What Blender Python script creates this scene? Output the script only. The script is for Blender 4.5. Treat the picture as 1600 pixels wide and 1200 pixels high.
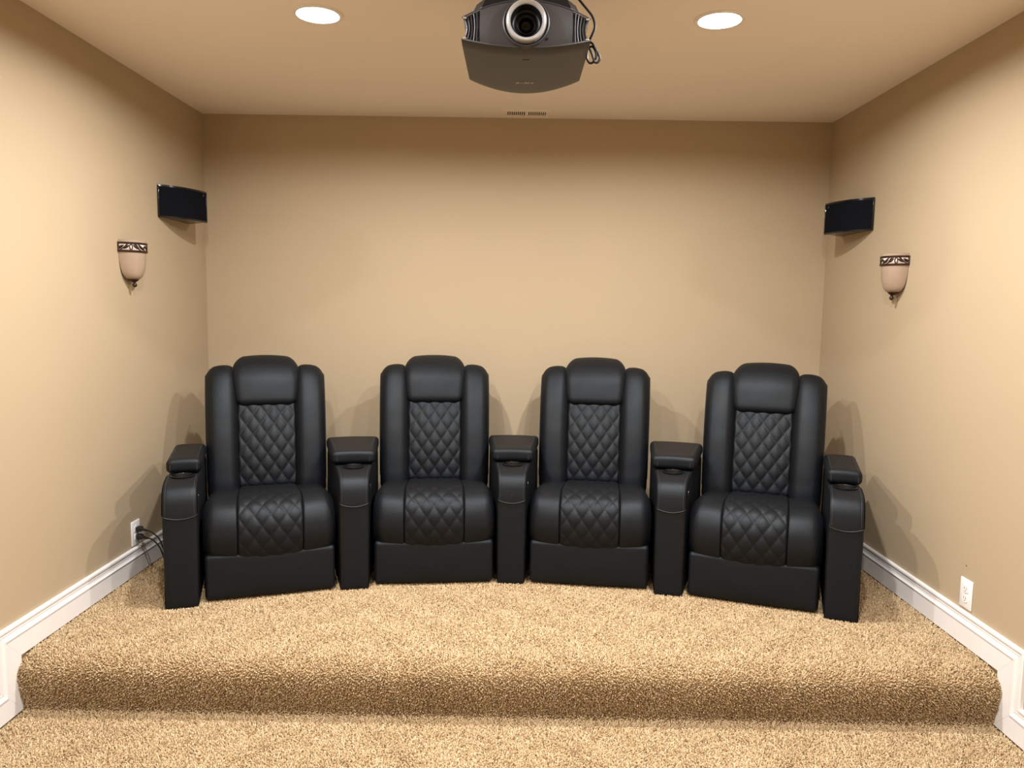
import bpy, bmesh, math, random
import numpy as np
from mathutils import Matrix, Vector

for o in list(bpy.data.objects):
    bpy.data.objects.remove(o)
random.seed(7)
rng = np.random.default_rng(11)
sc = bpy.context.scene
C = sc.collection
PI = math.pi

# ------------------------------------------------------------------ camera
cam_d = bpy.data.cameras.new('camera')
cam = bpy.data.objects.new('camera', cam_d)
C.objects.link(cam)
cam_d.sensor_fit = 'HORIZONTAL'
cam_d.sensor_width = 36.0
cam_d.lens = 36.0 * 1180.36 / 1600.0
cam_d.clip_start = 0.02
_r = Vector((0.9998835, 0.0041545, 0.0146893))
_u = Vector((-0.01503, 0.0995434, 0.9949197))
_f = Vector((-0.0026712, 0.9950245, -0.0995942))
m = Matrix.Identity(4)
for i in range(3):
    m[i][0] = _r[i]; m[i][1] = _u[i]; m[i][2] = -_f[i]
m[0][3], m[1][3], m[2][3] = 0.0044, -4.5145, 1.3124
cam.matrix_world = m
sc.camera = cam

# ------------------------------------------------------------------ world, exposure
w = bpy.data.worlds.new('world'); sc.world = w
w.use_nodes = True
w.node_tree.nodes['Background'].inputs[0].default_value = (0.01, 0.01, 0.01, 1)
w.node_tree.nodes['Background'].inputs[1].default_value = 0.0
sc.view_settings.view_transform = 'Standard'
sc.view_settings.look = 'None'
sc.view_settings.gamma = 1.0
sc.view_settings.use_curve_mapping = False
sc.view_settings.exposure = 0.0
LAMP_WATTS = 42.0
LAMP_COLOR = (1.0, 0.985, 0.97)
LAMP_X = (-0.76, 0.762)
LAMP_ROWS = (-1.53, -2.68, -4.60)

# room numbers (metres; the raised platform is z = 0, the back wall y = 0)
HW = 1.83; CEIL = 2.411; LOW = -0.209; YF = -6.6

# ------------------------------------------------------------------ materials
def nodes(name):
    mt = bpy.data.materials.new(name); mt.use_nodes = True
    nt = mt.node_tree
    return mt, nt, nt.nodes['Principled BSDF']

def mat(name, col, rough=0.5, metal=0.0, spec=0.5, noise=None, bump=None, coat=0.0):
    """noise = (scale, amount) colour variation; bump = (scale, strength, distance)"""
    mt, nt, b = nodes(name)
    b.inputs['Base Color'].default_value = (*col, 1)
    b.inputs['Roughness'].default_value = rough
    b.inputs['Metallic'].default_value = metal
    b.inputs['Specular IOR Level'].default_value = spec
    b.inputs['Coat Weight'].default_value = coat
    tc = nt.nodes.new('ShaderNodeTexCoord')
    if noise:
        n = nt.nodes.new('ShaderNodeTexNoise'); n.inputs['Scale'].default_value = noise[0]
        n.inputs['Detail'].default_value = 4
        r = nt.nodes.new('ShaderNodeValToRGB')
        a = noise[1]
        r.color_ramp.elements[0].position = 0.3; r.color_ramp.elements[1].position = 0.7
        r.color_ramp.elements[0].color = (*[c * (1 - a) for c in col], 1)
        r.color_ramp.elements[1].color = (*[min(1, c * (1 + a)) for c in col], 1)
        nt.links.new(tc.outputs['Object'], n.inputs['Vector'])
        nt.links.new(n.outputs['Fac'], r.inputs['Fac'])
        nt.links.new(r.outputs['Color'], b.inputs['Base Color'])
    if bump:
        n2 = nt.nodes.new('ShaderNodeTexNoise'); n2.inputs['Scale'].default_value = bump[0]
        n2.inputs['Detail'].default_value = 3
        bp = nt.nodes.new('ShaderNodeBump')
        bp.inputs['Strength'].default_value = bump[1]; bp.inputs['Distance'].default_value = bump[2]
        nt.links.new(tc.outputs['Object'], n2.inputs['Vector'])
        nt.links.new(n2.outputs['Fac'], bp.inputs['Height'])
        nt.links.new(bp.outputs['Normal'], b.inputs['Normal'])
    return mt

def leather_mat(name, col, rough):
    mt, nt, b = nodes(name)
    b.inputs['Base Color'].default_value = (*col, 1)
    b.inputs['Specular IOR Level'].default_value = 0.32
    b.inputs['Specular Tint'].default_value = (0.84, 0.93, 1.0, 1)
    tc = nt.nodes.new('ShaderNodeTexCoord')
    v = nt.nodes.new('ShaderNodeTexVoronoi'); v.inputs['Scale'].default_value = 420
    n = nt.nodes.new('ShaderNodeTexNoise'); n.inputs['Scale'].default_value = 9; n.inputs['Detail'].default_value = 3
    add = nt.nodes.new('ShaderNodeMath'); add.operation = 'MULTIPLY_ADD'; add.inputs[1].default_value = 0.12
    bp = nt.nodes.new('ShaderNodeBump'); bp.inputs['Strength'].default_value = 0.35; bp.inputs['Distance'].default_value = 0.006
    mr = nt.nodes.new('ShaderNodeMapRange')
    mr.inputs['To Min'].default_value = rough - 0.05; mr.inputs['To Max'].default_value = rough + 0.06
    L = nt.links.new
    L(tc.outputs['Object'], v.inputs['Vector']); L(tc.outputs['Object'], n.inputs['Vector'])
    L(v.outputs['Distance'], add.inputs[0]); L(n.outputs['Fac'], add.inputs[2])
    L(add.outputs[0], bp.inputs['Height']); L(bp.outputs['Normal'], b.inputs['Normal'])
    L(n.outputs['Fac'], mr.inputs['Value']); L(mr.outputs['Result'], b.inputs['Roughness'])
    return mt

M = {}
M['wall'] = mat('tan wall paint', (0.425, 0.333, 0.219), 0.62, spec=0.25, noise=(1.3, 0.02), bump=(260, 0.06, 0.002))
M['ceiling'] = mat('beige ceiling paint', (0.90, 0.825, 0.75), 0.85, spec=0.15, noise=(1.1, 0.02), bump=(200, 0.06, 0.002))
M['white'] = mat('white trim paint', (0.80, 0.78, 0.77), 0.38, spec=0.4, noise=(3, 0.01))
M['plate'] = mat('white plastic', (0.84, 0.83, 0.82), 0.35, spec=0.45, noise=(4, 0.01))
M['slot'] = mat('dark slot', (0.02, 0.018, 0.016), 0.7, noise=(30, 0.1))
M['leather'] = leather_mat('black leather', (0.0032, 0.0036, 0.0050), 0.55)
M['leather_quilt'] = leather_mat('black quilted leather', (0.0030, 0.0034, 0.0048), 0.54)
M['piping'] = mat('grey black piping', (0.022, 0.022, 0.025), 0.42, noise=(60, 0.1))
M['thread'] = mat('grey thread', (0.03, 0.03, 0.034), 0.6, noise=(80, 0.1))
M['black_metal'] = mat('black steel', (0.008, 0.008, 0.009), 0.25, metal=0.2, noise=(20, 0.1))
M['chrome'] = mat('chrome', (0.75, 0.75, 0.76), 0.12, metal=1.0, noise=(20, 0.02))
M['cable'] = mat('black cable', (0.010, 0.010, 0.011), 0.6, spec=0.3, noise=(30, 0.1))
M['grille'] = mat('black speaker grille', (0.004, 0.0046, 0.007), 0.8, spec=0.06, noise=(220, 0.35), bump=(600, 0.4, 0.001))
M['gloss_black'] = mat('gloss black', (0.008, 0.008, 0.009), 0.12, spec=0.5, noise=(10, 0.1))
M['speaker_base'] = mat('satin dark grey', (0.05, 0.046, 0.042), 0.25, spec=0.5, noise=(12, 0.1))
M['bronze'] = mat('oil rubbed bronze', (0.050, 0.024, 0.017), 0.42, metal=0.55, noise=(60, 0.3))
M['shade'] = mat('tea stained glass', (0.34, 0.25, 0.18), 0.32, spec=0.45, noise=(14, 0.08))
M['shade_liner'] = mat('pale glass', (0.72, 0.62, 0.52), 0.35, noise=(18, 0.06))
M['proj_body'] = mat('grey projector shell', (0.036, 0.034, 0.036), 0.38, spec=0.5, noise=(40, 0.04))
M['proj_cover'] = mat('bronze grey cover', (0.033, 0.031, 0.028), 0.44, spec=0.45, noise=(20, 0.04))
M['proj_dark'] = mat('black projector plastic', (0.007, 0.007, 0.008), 0.42, spec=0.25, noise=(20, 0.1))
M['silver'] = mat('brushed silver', (0.40, 0.39, 0.39), 0.30, metal=0.3, noise=(40, 0.05))
M['slat'] = mat('dark chrome slat', (0.045, 0.045, 0.053), 0.42, metal=0.4, noise=(30, 0.05))
M['lens'] = mat('coated lens glass', (0.003, 0.003, 0.006), 0.05, spec=0.22, noise=(5, 0.1))
M['logo'] = mat('pale logo print', (0.70, 0.68, 0.62), 0.35, metal=0.3, noise=(50, 0.02))
M['can'] = mat('white lamp trim', (0.82, 0.80, 0.78), 0.45, noise=(10, 0.01))

def emit_mat(name, col, strength):
    mt, nt, b = nodes(name)
    b.inputs['Base Color'].default_value = (*col, 1)
    b.inputs['Emission Color'].default_value = (*col, 1)
    b.inputs['Emission Strength'].default_value = strength
    return mt
M['bulb'] = emit_mat('glowing frosted lens', (1.0, 0.96, 0.91), 9.0)

def carpet_mat():
    mt, nt, b = nodes('tan frieze yarn')
    at = nt.nodes.new('ShaderNodeAttribute'); at.attribute_name = 'yarn'
    r = nt.nodes.new('ShaderNodeValToRGB')
    e = r.color_ramp.elements
    e[0].position = 0.0; e[0].color = (0.19, 0.105, 0.042, 1)
    e[1].position = 1.0; e[1].color = (0.67, 0.52, 0.335, 1)
    x = e.new(0.3); x.color = (0.385, 0.262, 0.134, 1)
    x = e.new(0.7); x.color = (0.53, 0.388, 0.220, 1)
    tc = nt.nodes.new('ShaderNodeTexCoord')
    n = nt.nodes.new('ShaderNodeTexNoise'); n.inputs['Scale'].default_value = 6.0; n.inputs['Detail'].default_value = 4
    ad = nt.nodes.new('ShaderNodeMath'); ad.operation = 'MULTIPLY_ADD'; ad.inputs[1].default_value = 0.35
    sb = nt.nodes.new('ShaderNodeMath'); sb.operation = 'SUBTRACT'; sb.inputs[1].default_value = 0.175
    L = nt.links.new
    L(tc.outputs['Object'], n.inputs['Vector']); L(n.outputs['Fac'], ad.inputs[0]); L(at.outputs['Fac'], ad.inputs[2])
    L(ad.outputs[0], sb.inputs[0]); L(sb.outputs[0], r.inputs['Fac']); L(r.outputs['Color'], b.inputs['Base Color'])
    b.inputs['Roughness'].default_value = 0.8
    b.inputs['Specular IOR Level'].default_value = 0.15
    b.inputs['Sheen Weight'].default_value = 0.25
    b.inputs['Sheen Tint'].default_value = (0.95, 0.8, 0.6, 1)
    return mt
M['yarn'] = carpet_mat()
M['carpet_base'] = mat('tan carpet ground', (0.36, 0.235, 0.115), 0.95, spec=0.1, noise=(300, 0.4), bump=(350, 0.8, 0.006))

# ------------------------------------------------------------------ mesh helpers
def mesh(name, verts, faces, smooth=True):
    me = bpy.data.meshes.new(name)
    me.from_pydata([tuple(map(float, v)) for v in verts], [], faces)
    me.validate()
    bm = bmesh.new(); bm.from_mesh(me)
    bmesh.ops.recalc_face_normals(bm, faces=bm.faces)
    bm.to_mesh(me); bm.free()
    if smooth:
        me.shade_smooth()
    return me

def sharpen(me, deg=35):
    bm = bmesh.new(); bm.from_mesh(me)
    for e in bm.edges:
        if len(e.link_faces) == 2 and e.calc_face_angle(0) > math.radians(deg):
            e.smooth = False
    bm.to_mesh(me); bm.free()
    return me

def obj(name, me, mt, parent=None, loc=(0, 0, 0), rot=(0, 0, 0)):
    if not me.materials:
        me.materials.append(M[mt])
    o = bpy.data.objects.new(name, me); C.objects.link(o)
    o.location = loc; o.rotation_euler = rot
    if parent: o.parent = parent
    return o

def empty(name, loc=(0, 0, 0), rz=0):
    o = bpy.data.objects.new(name, None); C.objects.link(o)
    o.empty_display_size = 0.1
    o.location = loc; o.rotation_euler = (0, 0, rz)
    return o

def tag(o, label=None, cat=None, group=None, kind=None):
    if label: o['label'] = label
    if cat: o['category'] = cat
    if group: o['group'] = group
    if kind: o['kind'] = kind
    return o

def copy_tree(o, parent=None):
    c = o.copy(); C.objects.link(c); c.parent = parent
    for ch in list(o.children):
        copy_tree(ch, c)
    return c

class MB:
    """collects shapes into one mesh"""
    def __init__(s): s.v = []; s.f = []
    def add(s, v, f):
        k = len(s.v); s.v += [tuple(map(float, p)) for p in v]; s.f += [tuple(i + k for i in q) for q in f]
        return s
    def box(s, a, b):
        (x0, y0, z0), (x1, y1, z1) = a, b
        return s.add([(x0, y0, z0), (x1, y0, z0), (x1, y1, z0), (x0, y1, z0), (x0, y0, z1), (x1, y0, z1), (x1, y1, z1), (x0, y1, z1)],
                     [(0, 3, 2, 1), (4, 5, 6, 7), (0, 1, 5, 4), (1, 2, 6, 5), (2, 3, 7, 6), (3, 0, 4, 7)])
    def tube(s, pts, r, n=8, closed=False):
        P = [Vector(p) for p in pts]; N = len(P)
        rs = r if isinstance(r, (list, tuple)) else [r] * N
        up = Vector((0.123, 0.231, 0.964)); V = []; F = []
        prev = None
        for i, p in enumerate(P):
            a = P[(i - 1) % N] if (closed or i > 0) else p
            b = P[(i + 1) % N] if (closed or i < N - 1) else p
            t = (b - a).normalized()
            if prev is None:
                x = t.cross(up).normalized()
            else:
                x = (prev - t * prev.dot(t)).normalized()
            prev = x; y = t.cross(x)
            for k in range(n):
                an = 2 * PI * k / n
                V.append(p + (x * math.cos(an) + y * math.sin(an)) * rs[i])
        for i in range(N if closed else N - 1):
            j = (i + 1) % N
            for k in range(n):
                l = (k + 1) % n
                F.append((i * n + k, i * n + l, j * n + l, j * n + k))
        if not closed:
            F.append(tuple(range(n - 1, -1, -1))); F.append(tuple((N - 1) * n + k for k in range(n)))
        return s.add(V, F)
    def lathe(s, prof, n=32, center=(0, 0, 0), axis='z', a0=0, a1=2 * PI):
        full = abs(a1 - a0 - 2 * PI) < 1e-6
        m_ = n if full else n + 1
        V = []; F = []
        for r, z in prof:
            for k in range(m_):
                an = a0 + (a1 - a0) * k / n
                x, y = r * math.cos(an), r * math.sin(an)
                if axis == 'z': q = (x, y, z)
                elif axis == 'y': q = (x, z, y)
                else: q = (z, x, y)
                V.append((q[0] + center[0], q[1] + center[1], q[2] + center[2]))
        for i in range(len(prof) - 1):
            for k in range(n):
                l = (k + 1) % m_ if full else k + 1
                F.append((i * m_ + k, i * m_ + l, (i + 1) * m_ + l, (i + 1) * m_ + k))
        return s.add(V, F)
    def mesh(s, name, smooth=True, deg=35):
        me = mesh(name, s.v, s.f, smooth)
        if smooth: sharpen(me, deg)
        return me

def box_mesh(name, a, b, bev=0.0):
    me = MB().box(a, b).mesh(name, smooth=False)
    if bev > 0:
        bm = bmesh.new(); bm.from_mesh(me)
        bmesh.ops.bevel(bm, geom=list(bm.edges), offset=bev, segments=2, affect='EDGES', profile=0.5)
        bm.to_mesh(me); bm.free(); me.shade_smooth(); sharpen(me, 50)
    return me

def catmull(pts, step=0.02, closed=False):
    P = [np.array(p, float) for p in pts]; N = len(P); out = []
    rng_ = range(N if closed else N - 1)
    for i in rng_:
        p0 = P[(i - 1) % N] if (closed or i > 0) else 2 * P[0] - P[1]
        p1 = P[i]; p2 = P[(i + 1) % N]
        p3 = P[(i + 2) % N] if (closed or i < N - 2) else 2 * P[-1] - P[-2]
        k = max(2, int(np.linalg.norm(p2 - p1) / step))
        for j in range(k):
            t = j / k
            out.append(0.5 * ((2 * p1) + (-p0 + p2) * t + (2 * p0 - 5 * p1 + 4 * p2 - p3) * t * t + (-p0 + 3 * p1 - 3 * p2 + p3) * t ** 3))
    if not closed: out.append(P[-1])
    return np.array(out)

def resample(pts, step):
    d = np.r_[0, np.cumsum(np.linalg.norm(np.diff(pts, axis=0), axis=1))]
    n = max(2, int(round(d[-1] / step)) + 1)
    s = np.linspace(0, d[-1], n)
    return np.stack([np.interp(s, d, pts[:, k]) for k in range(pts.shape[1])], 1), s

def loft(rings):
    M_, N = len(rings), len(rings[0])
    V = [tuple(p) for r in rings for p in r]; F = []
    for i in range(M_ - 1):
        for k in range(N):
            l = (k + 1) % N
            F.append((i * N + k, i * N + l, (i + 1) * N + l, (i + 1) * N + k))
    F.append(tuple(range(N - 1, -1, -1))); F.append(tuple((M_ - 1) * N + k for k in range(N)))
    return V, F

def rbox_axis(h, r, n, k=4):
    a = [-h + r * i / k for i in range(k)]
    mid = list(np.linspace(-h + r, h - r, max(2, n + 1)))
    return a + mid + [-x for x in a[::-1]]

def rbox(size, r, n=(6, 6, 6), deform=None, k=4):
    h = [s / 2 for s in size]; r = min(r, *h) * 0.999
    ax = [rbox_axis(h[i], r, n[i], k) for i in range(3)]
    idx = {}; V = []; F = []
    def vid(i, j, l):
        q = (i, j, l)
        if q not in idx:
            p = np.array([ax[0][i], ax[1][j], ax[2][l]])
            inn = np.clip(p, [-(x - r) for x in h], [x - r for x in h])
            d = p - inn; ln = np.linalg.norm(d)
            if ln > 1e-9: p = inn + d / ln * r
            if deform: p = deform(p)
            idx[q] = len(V); V.append(tuple(p))
        return idx[q]
    nx, ny, nz = [len(a) - 1 for a in ax]
    for l in (0, nz):
        for i in range(nx):
            for j in range(ny): F.append((vid(i, j, l), vid(i + 1, j, l), vid(i + 1, j + 1, l), vid(i, j + 1, l)))
    for j in (0, ny):
        for i in range(nx):
            for l in range(nz): F.append((vid(i, j, l), vid(i + 1, j, l), vid(i + 1, j, l + 1), vid(i, j, l + 1)))
    for i in (0, nx):
        for j in range(ny):
            for l in range(nz): F.append((vid(i, j, l), vid(i, j + 1, l), vid(i, j + 1, l + 1), vid(i, j, l + 1)))
    return V, F

def boolean_cut(me, cutters, name):
    o = bpy.data.objects.new('tmp', me); C.objects.link(o)
    tmp = [o]
    for c in cutters:
        t = bpy.data.objects.new('cut', c); C.objects.link(t); tmp.append(t)
        md = o.modifiers.new('b', 'BOOLEAN'); md.object = t; md.operation = 'DIFFERENCE'; md.solver = 'EXACT'
    dg = bpy.context.evaluated_depsgraph_get(); dg.update()
    out = bpy.data.meshes.new_from_object(o.evaluated_get(dg))
    out.name = name
    for t in tmp: bpy.data.objects.remove(t)
    return out

# ------------------------------------------------------------------ room shell
T = 0.12
def wall(name, a, b, mt='wall'):
    return tag(obj(name, box_mesh(name, a, b), mt), kind='structure')
tag(wall('wall_back', (-HW - T, 0, LOW - 0.1), (HW + T, T, CEIL + T)), 'tan painted back wall behind the recliners')
tag(wall('wall_left', (-HW - T, YF, LOW - 0.1), (-HW, 0, CEIL + T)), 'tan painted left wall with sconce and speaker')
wr = tag(wall('wall_right', (HW, YF, LOW - 0.1), (HW + T, 0, CEIL + T)), 'tan painted right wall with sconce and speaker')
wall('wall_front', (-HW - T, YF - T, LOW - 0.1), (HW + T, YF, CEIL + T))

VX0, VX1, VY0, VY1 = -0.092, 0.198, -0.185, -0.035
cut = []
for x in LAMP_X:
    for y in LAMP_ROWS:
        cut.append(MB().lathe([(0.0, CEIL - 0.05), (0.079, CEIL - 0.05), (0.079, CEIL + 0.085), (0.0, CEIL + 0.085)], 32, (x, y, 0)).mesh('c', False))
cut.append(box_mesh('c', (VX0 + 0.03, VY0 + 0.025, CEIL - 0.05), (VX1 - 0.03, VY1 - 0.03, CEIL + 0.06)))
ceil_me = boolean_cut(box_mesh('ceiling', (-HW - T, YF - T, CEIL), (HW + T, T, CEIL + T)), cut, 'ceiling')
tag(obj('ceiling', ceil_me, 'ceiling'), 'beige painted ceiling with recessed lights', kind='structure')

# floor profile (y, z) of the carpet ground: platform, rounded nosing, riser, lower floor
PILE = 0.010
prof_top = [(0.0, -PILE), (-1.70, -PILE)]
nose = catmull([(-1.66, -PILE), (-1.74, -PILE - 0.001), (-1.795, -PILE - 0.008), (-1.832, -PILE - 0.028), (-1.846, -0.062),
                (-1.842, -0.105), (-1.828, -0.155), (-1.818, -0.190), (-1.822, LOW - PILE), (-1.86, LOW - PILE - 0.002)], 0.012)
nose_pts = [tuple(p) for p in nose]
YEND = -2.75
# platform solid
pl = [(0.0, -PILE)] + nose_pts[:-1] + [(-1.80, LOW - 0.09), (0.0, LOW - 0.09)]
rings = [[(x, y, z) for y, z in pl] for x in (-HW, HW)]
me = mesh('stage', *loft(rings)); sharpen(me, 40)
tag(obj('stage_platform', me, 'carpet_base'), 'raised carpeted platform step under the recliners', kind='structure')
me = box_mesh('floor', (-HW, YF, LOW - PILE - 0.08), (HW, -1.80, LOW - PILE - 0.001))
tag(obj('floor', me, 'carpet_base'), 'tan carpeted lower floor in front of the step', kind='structure')

# nail hole beside the right socket
me = MB().lathe([(0.0, 0.0), (0.0028, 0.0), (0.0022, -0.0012), (0, -0.0012)], 12, (HW, -1.564, 0.312), 'x').mesh('nail_hole')
obj('nail_hole', me, 'bronze', wr)

# ------------------------------------------------------------------ carpet pile (uncountable): one strip of tufts, shared by six copies
def pile_mesh(width, seed):
    g = np.random.default_rng(seed)
    path = np.array([(-0.022, -PILE), (-0.9, -PILE)] + nose_pts + [(YEND, LOW - PILE - 0.001)])
    path, s = resample(path, 0.006)
    tan = np.gradient(path, axis=0); tan /= np.linalg.norm(tan, axis=1)[:, None]
    nor = np.stack([-tan[:, 1], tan[:, 0]], 1)            # (y,z)
    nor *= np.sign(nor[:1, 1])
    Ltot = s[-1]
    pitch = 0.0053
    nx, ns = int(width / pitch), int(Ltot / pitch)
    gx, gs = np.meshgrid((np.arange(nx) + 0.5) / nx * width - width / 2, (np.arange(ns) + 0.5) / ns * Ltot)
    gx = gx.ravel() + g.uniform(-0.5, 0.5, gx.size) * pitch * 1.1
    gs = np.clip(gs.ravel() + g.uniform(-0.5, 0.5, gs.size) * pitch * 1.1, 0, Ltot)
    # thin out what stays behind the seats' footprint
    py = np.interp(gs, s, path[:, 0])
    keep = (py < -0.95) | (g.random(gs.size) < 0.35)
    gx, gs = gx[keep], gs[keep]
    gx = np.clip(gx, -width / 2, width / 2)
    n = gx.size
    b = np.stack([gx, np.interp(gs, s, path[:, 0]), np.interp(gs, s, path[:, 1])], 1)
    N = np.stack([np.zeros(n), np.interp(gs, s, nor[:, 0]), np.interp(gs, s, nor[:, 1])], 1)
    N /= np.linalg.norm(N, axis=1)[:, None]
    # smooth lean field plus random lean
    lean = g.normal(0, 0.62, (n, 3)); lean[:, 2] *= 0.4
    lean[:, 0] += 0.35 * np.sin(gx * 2 * PI / width * 3 + gs * 9) ; lean[:, 1] += 0.35 * np.cos(gs * 23 + gx * 2 * PI / width * 2)
    d1 = N + 0.55 * lean; d1 /= np.linalg.norm(d1, axis=1)[:, None]
    d2 = N * 0.5 + 1.2 * lean + g.normal(0, 0.35, (n, 3)); d2 /= np.linalg.norm(d2, axis=1)[:, None]
    hgt = g.uniform(0.55, 1.3, n) * PILE * 0.85
    c0 = b - N * 0.002; c1 = b + d1 * hgt[:, None]; c2 = c1 + d2 * (hgt * 0.45)[:, None]
    x = np.cross(d1, g.normal(0, 1, (n, 3))); x /= np.linalg.norm(x, axis=1)[:, None]
    y = np.cross(d1, x)
    rad = g.uniform(0.0019, 0.0031, n)
    V = np.zeros((n, 7, 3))
    for k in range(3):
        a = 2 * PI * k / 3
        o_ = x * math.cos(a) + y * math.sin(a)
        V[:, k] = c0 + o_ * (rad * 0.75)[:, None]
        V[:, 3 + k] = c1 + o_ * (rad * 1.2)[:, None]
    V[:, 6] = c2
    # keep inside the strip
    V[:, :, 0] = np.clip(V[:, :, 0], -width / 2 - 0.003, width / 2 + 0.003)
    tri = []
    for k in range(3):
        l = (k + 1) % 3
        tri += [(k, l, 3 + l), (k, 3 + l, 3 + k), (3 + k, 3 + l, 6)]
    tri = np.array(tri)
    F = (tri[None] + (np.arange(n) * 7)[:, None, None]).reshape(-1)
    me = bpy.data.meshes.new('carpet_pile')
    me.vertices.add(n * 7); me.vertices.foreach_set('co', V.reshape(-1).astype(np.float32))
    nf = n * 9
    me.loops.add(nf * 3); me.loops.foreach_set('vertex_index', F.astype(np.int32))
    me.polygons.add(nf); me.polygons.foreach_set('loop_start', (np.arange(nf) * 3).astype(np.int32))
    me.polygons.foreach_set('use_smooth', np.ones(nf, bool))
    at = me.attributes.new('yarn', 'FLOAT', 'POINT')
    at.data.foreach_set('value', np.repeat(np.clip(g.normal(0.58, 0.27, n), 0, 1), 7).astype(np.float32))
    me.update(); me.validate()
    return me
strips = 6
sw = (2 * HW - 0.03) / strips
pm = [pile_mesh(sw, 3), pile_mesh(sw, 5)]
pile = None
for i in range(strips):
    o = obj('carpet_pile', pm[i % 2], 'yarn')
    o.location = (-HW + 0.015 + sw * (i + 0.5), 0, 0)
    if i % 4 >= 2: o.scale = (-1, 1, 1)
    if pile is None:
        pile = tag(o, 'tan shaggy carpet pile covering platform, step and floor', 'carpet', kind='stuff')
    else:
        o.parent = pile; o.location.x -= pile.location.x; o['kind'] = 'stuff'

# ------------------------------------------------------------------ baseboards
BH = 0.131
bprof = [(0.0, 0.0), (0.0, 0.0125), (0.004, 0.0150), (0.011, 0.0150), (0.0145, 0.0125), (0.0165, 0.0085), (0.0195, 0.0085), (0.022, 0.0115),
         (0.029, 0.0105), (0.036, 0.0115), (0.0415, 0.0145), (0.0435, 0.0175), (0.0475, 0.0175), (0.0485, 0.0140), (BH, 0.0140), (BH, 0.0)]
def bb_piece(name, p0, p1, down, m0, m1, side):
    """p0,p1 = (y,z) ends of the top edge; down = (dy,dz) towards the floor line; m0,m1 = how far the ends shift along the run per metre of depth"""
    d = np.array(p1) - np.array(p0); ln = np.linalg.norm(d); d = d / ln
    g = 0.0003
    rings = []
    for base, mm, s in ((np.array(p0), m0, 1), (np.array(p1), m1, -1)):
        ring = []
        for wd, th in bprof:
            q = base + np.array(down) * wd + d * (mm * wd + s * g)
            ring.append((side * (HW - th), q[0], q[1]))
        rings.append(ring)
    me = mesh(name, *loft(rings), smooth=False)
    return me
for side, nm in ((-1, 'baseboard_left'), (1, 'baseboard_right')):
    YC = -1.952
    base = tag(obj(nm, bb_piece(nm, (-0.014, BH), (YC, BH), (0, -1), 0, -1, side), 'white'), 'white moulded baseboard along the %s wall and down the step' % ('left' if side < 0 else 'right'), kind='structure')
    obj('board', bb_piece('board', (YC, BH), (YC, LOW + BH), (1, 0), 1, 1, side), 'white', base)
    obj('board', bb_piece('board', (YC, LOW + BH), (YF, LOW + BH), (0, -1), -1, 0, side), 'white', base)
rings = [[(x, -th, BH - wd) for wd, th in bprof] for x in (-HW, HW)]
tag(obj('baseboard_back', mesh('bb', *loft(rings), smooth=False), 'white'), kind='structure')

# ------------------------------------------------------------------ recessed ceiling lights
lab = {(0, 0): 'glowing round recessed ceiling light left of the projector', (1, 0): 'glowing round recessed ceiling light right of the projector'}
for ix, x in enumerate(LAMP_X):
    for iy, y in enumerate(LAMP_ROWS):
        t = empty('recessed_light', (x, y, CEIL))
        tag(t, lab.get((ix, iy), 'round recessed ceiling light behind the photographer, %s row %s' % (('left', 'right')[ix], ('', 'near', 'far')[iy])), 'ceiling light', 'recessed ceiling lights')
        me = MB().lathe([(0.0795, 0.0), (0.094, 0.0), (0.0945, -0.002), (0.092, -0.005), (0.082, -0.0065), (0.076, -0.004), (0.0745, 0.004), (0.0745, 0.08), (0.0785, 0.08), (0.0785, 0.0)], 48).mesh('trim_ring')
        obj('trim_ring', me, 'can', t)
        me = MB().lathe([(0.0, 0.008), (0.03, 0.009), (0.055, 0.012), (0.068, 0.017), (0.0742, 0.024), (0.0742, 0.06), (0.0, 0.06)], 48).mesh('lens')
        obj('lens', me, 'bulb', t)
        ld = bpy.data.lights.new('lamp', 'AREA'); ld.shape = 'DISK'; ld.size = 0.075
        ld.energy = LAMP_WATTS; ld.color = LAMP_COLOR
        lo = bpy.data.objects.new('lamp', ld); C.objects.link(lo); lo.parent = t; lo.location = (0, 0, 0.0065)

# ------------------------------------------------------------------ ceiling vent
v = empty('ceiling_vent', ((VX0 + VX1) / 2, (VY0 + VY1) / 2, CEIL))
tag(v, 'small beige slotted air vent in the ceiling by the back wall', 'vent')
cx, cy = (VX0 + VX1) / 2, (VY0 + VY1) / 2
mb = MB()
a, b_ = (VX1 - VX0) / 2, (VY1 - VY0) / 2
ia, ib0, ib1 = a - 0.034, -b_ + 0.030, b_ - 0.036
mb.box((-a, -b_, -0.0035), (a, ib0, 0.0)).box((-a, ib1, -0.0035), (a, b_, 0.0)).box((-a, ib0, -0.0035), (-ia, ib1, 0)).box((ia, ib0, -0.0035), (a, ib1, 0)).box((-0.007, ib0, -0.0035), (0.007, ib1, 0))
fr = obj('frame', mb.mesh('frame', False), 'ceiling', v)
obj('duct', MB().box((-a + 0.031, -b_ + 0.026, 0.005), (a - 0.031, b_ - 0.031, 0.055)).mesh('duct', False), 'slot', v)
sl = None
for sgn in (-1, 1):
    wd = (ia - 0.007) / 9
    for k in range(10):
        x = sgn * (0.007 + wd * k)
        if sl is None:
            sl = MB().box((-0.0027, ib0, -0.0033), (0.0027, ib1, 0.0045)).mesh('louver', False)
        o = obj('louver', sl, 'ceiling', v, (x, 0, 0), (0, 0, 0))
obj('lever', box_mesh('lever', (-a + 0.018, -0.012, -0.012), (-a + 0.022, 0.012, -0.006), 0.001), 'ceiling', v)

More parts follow.
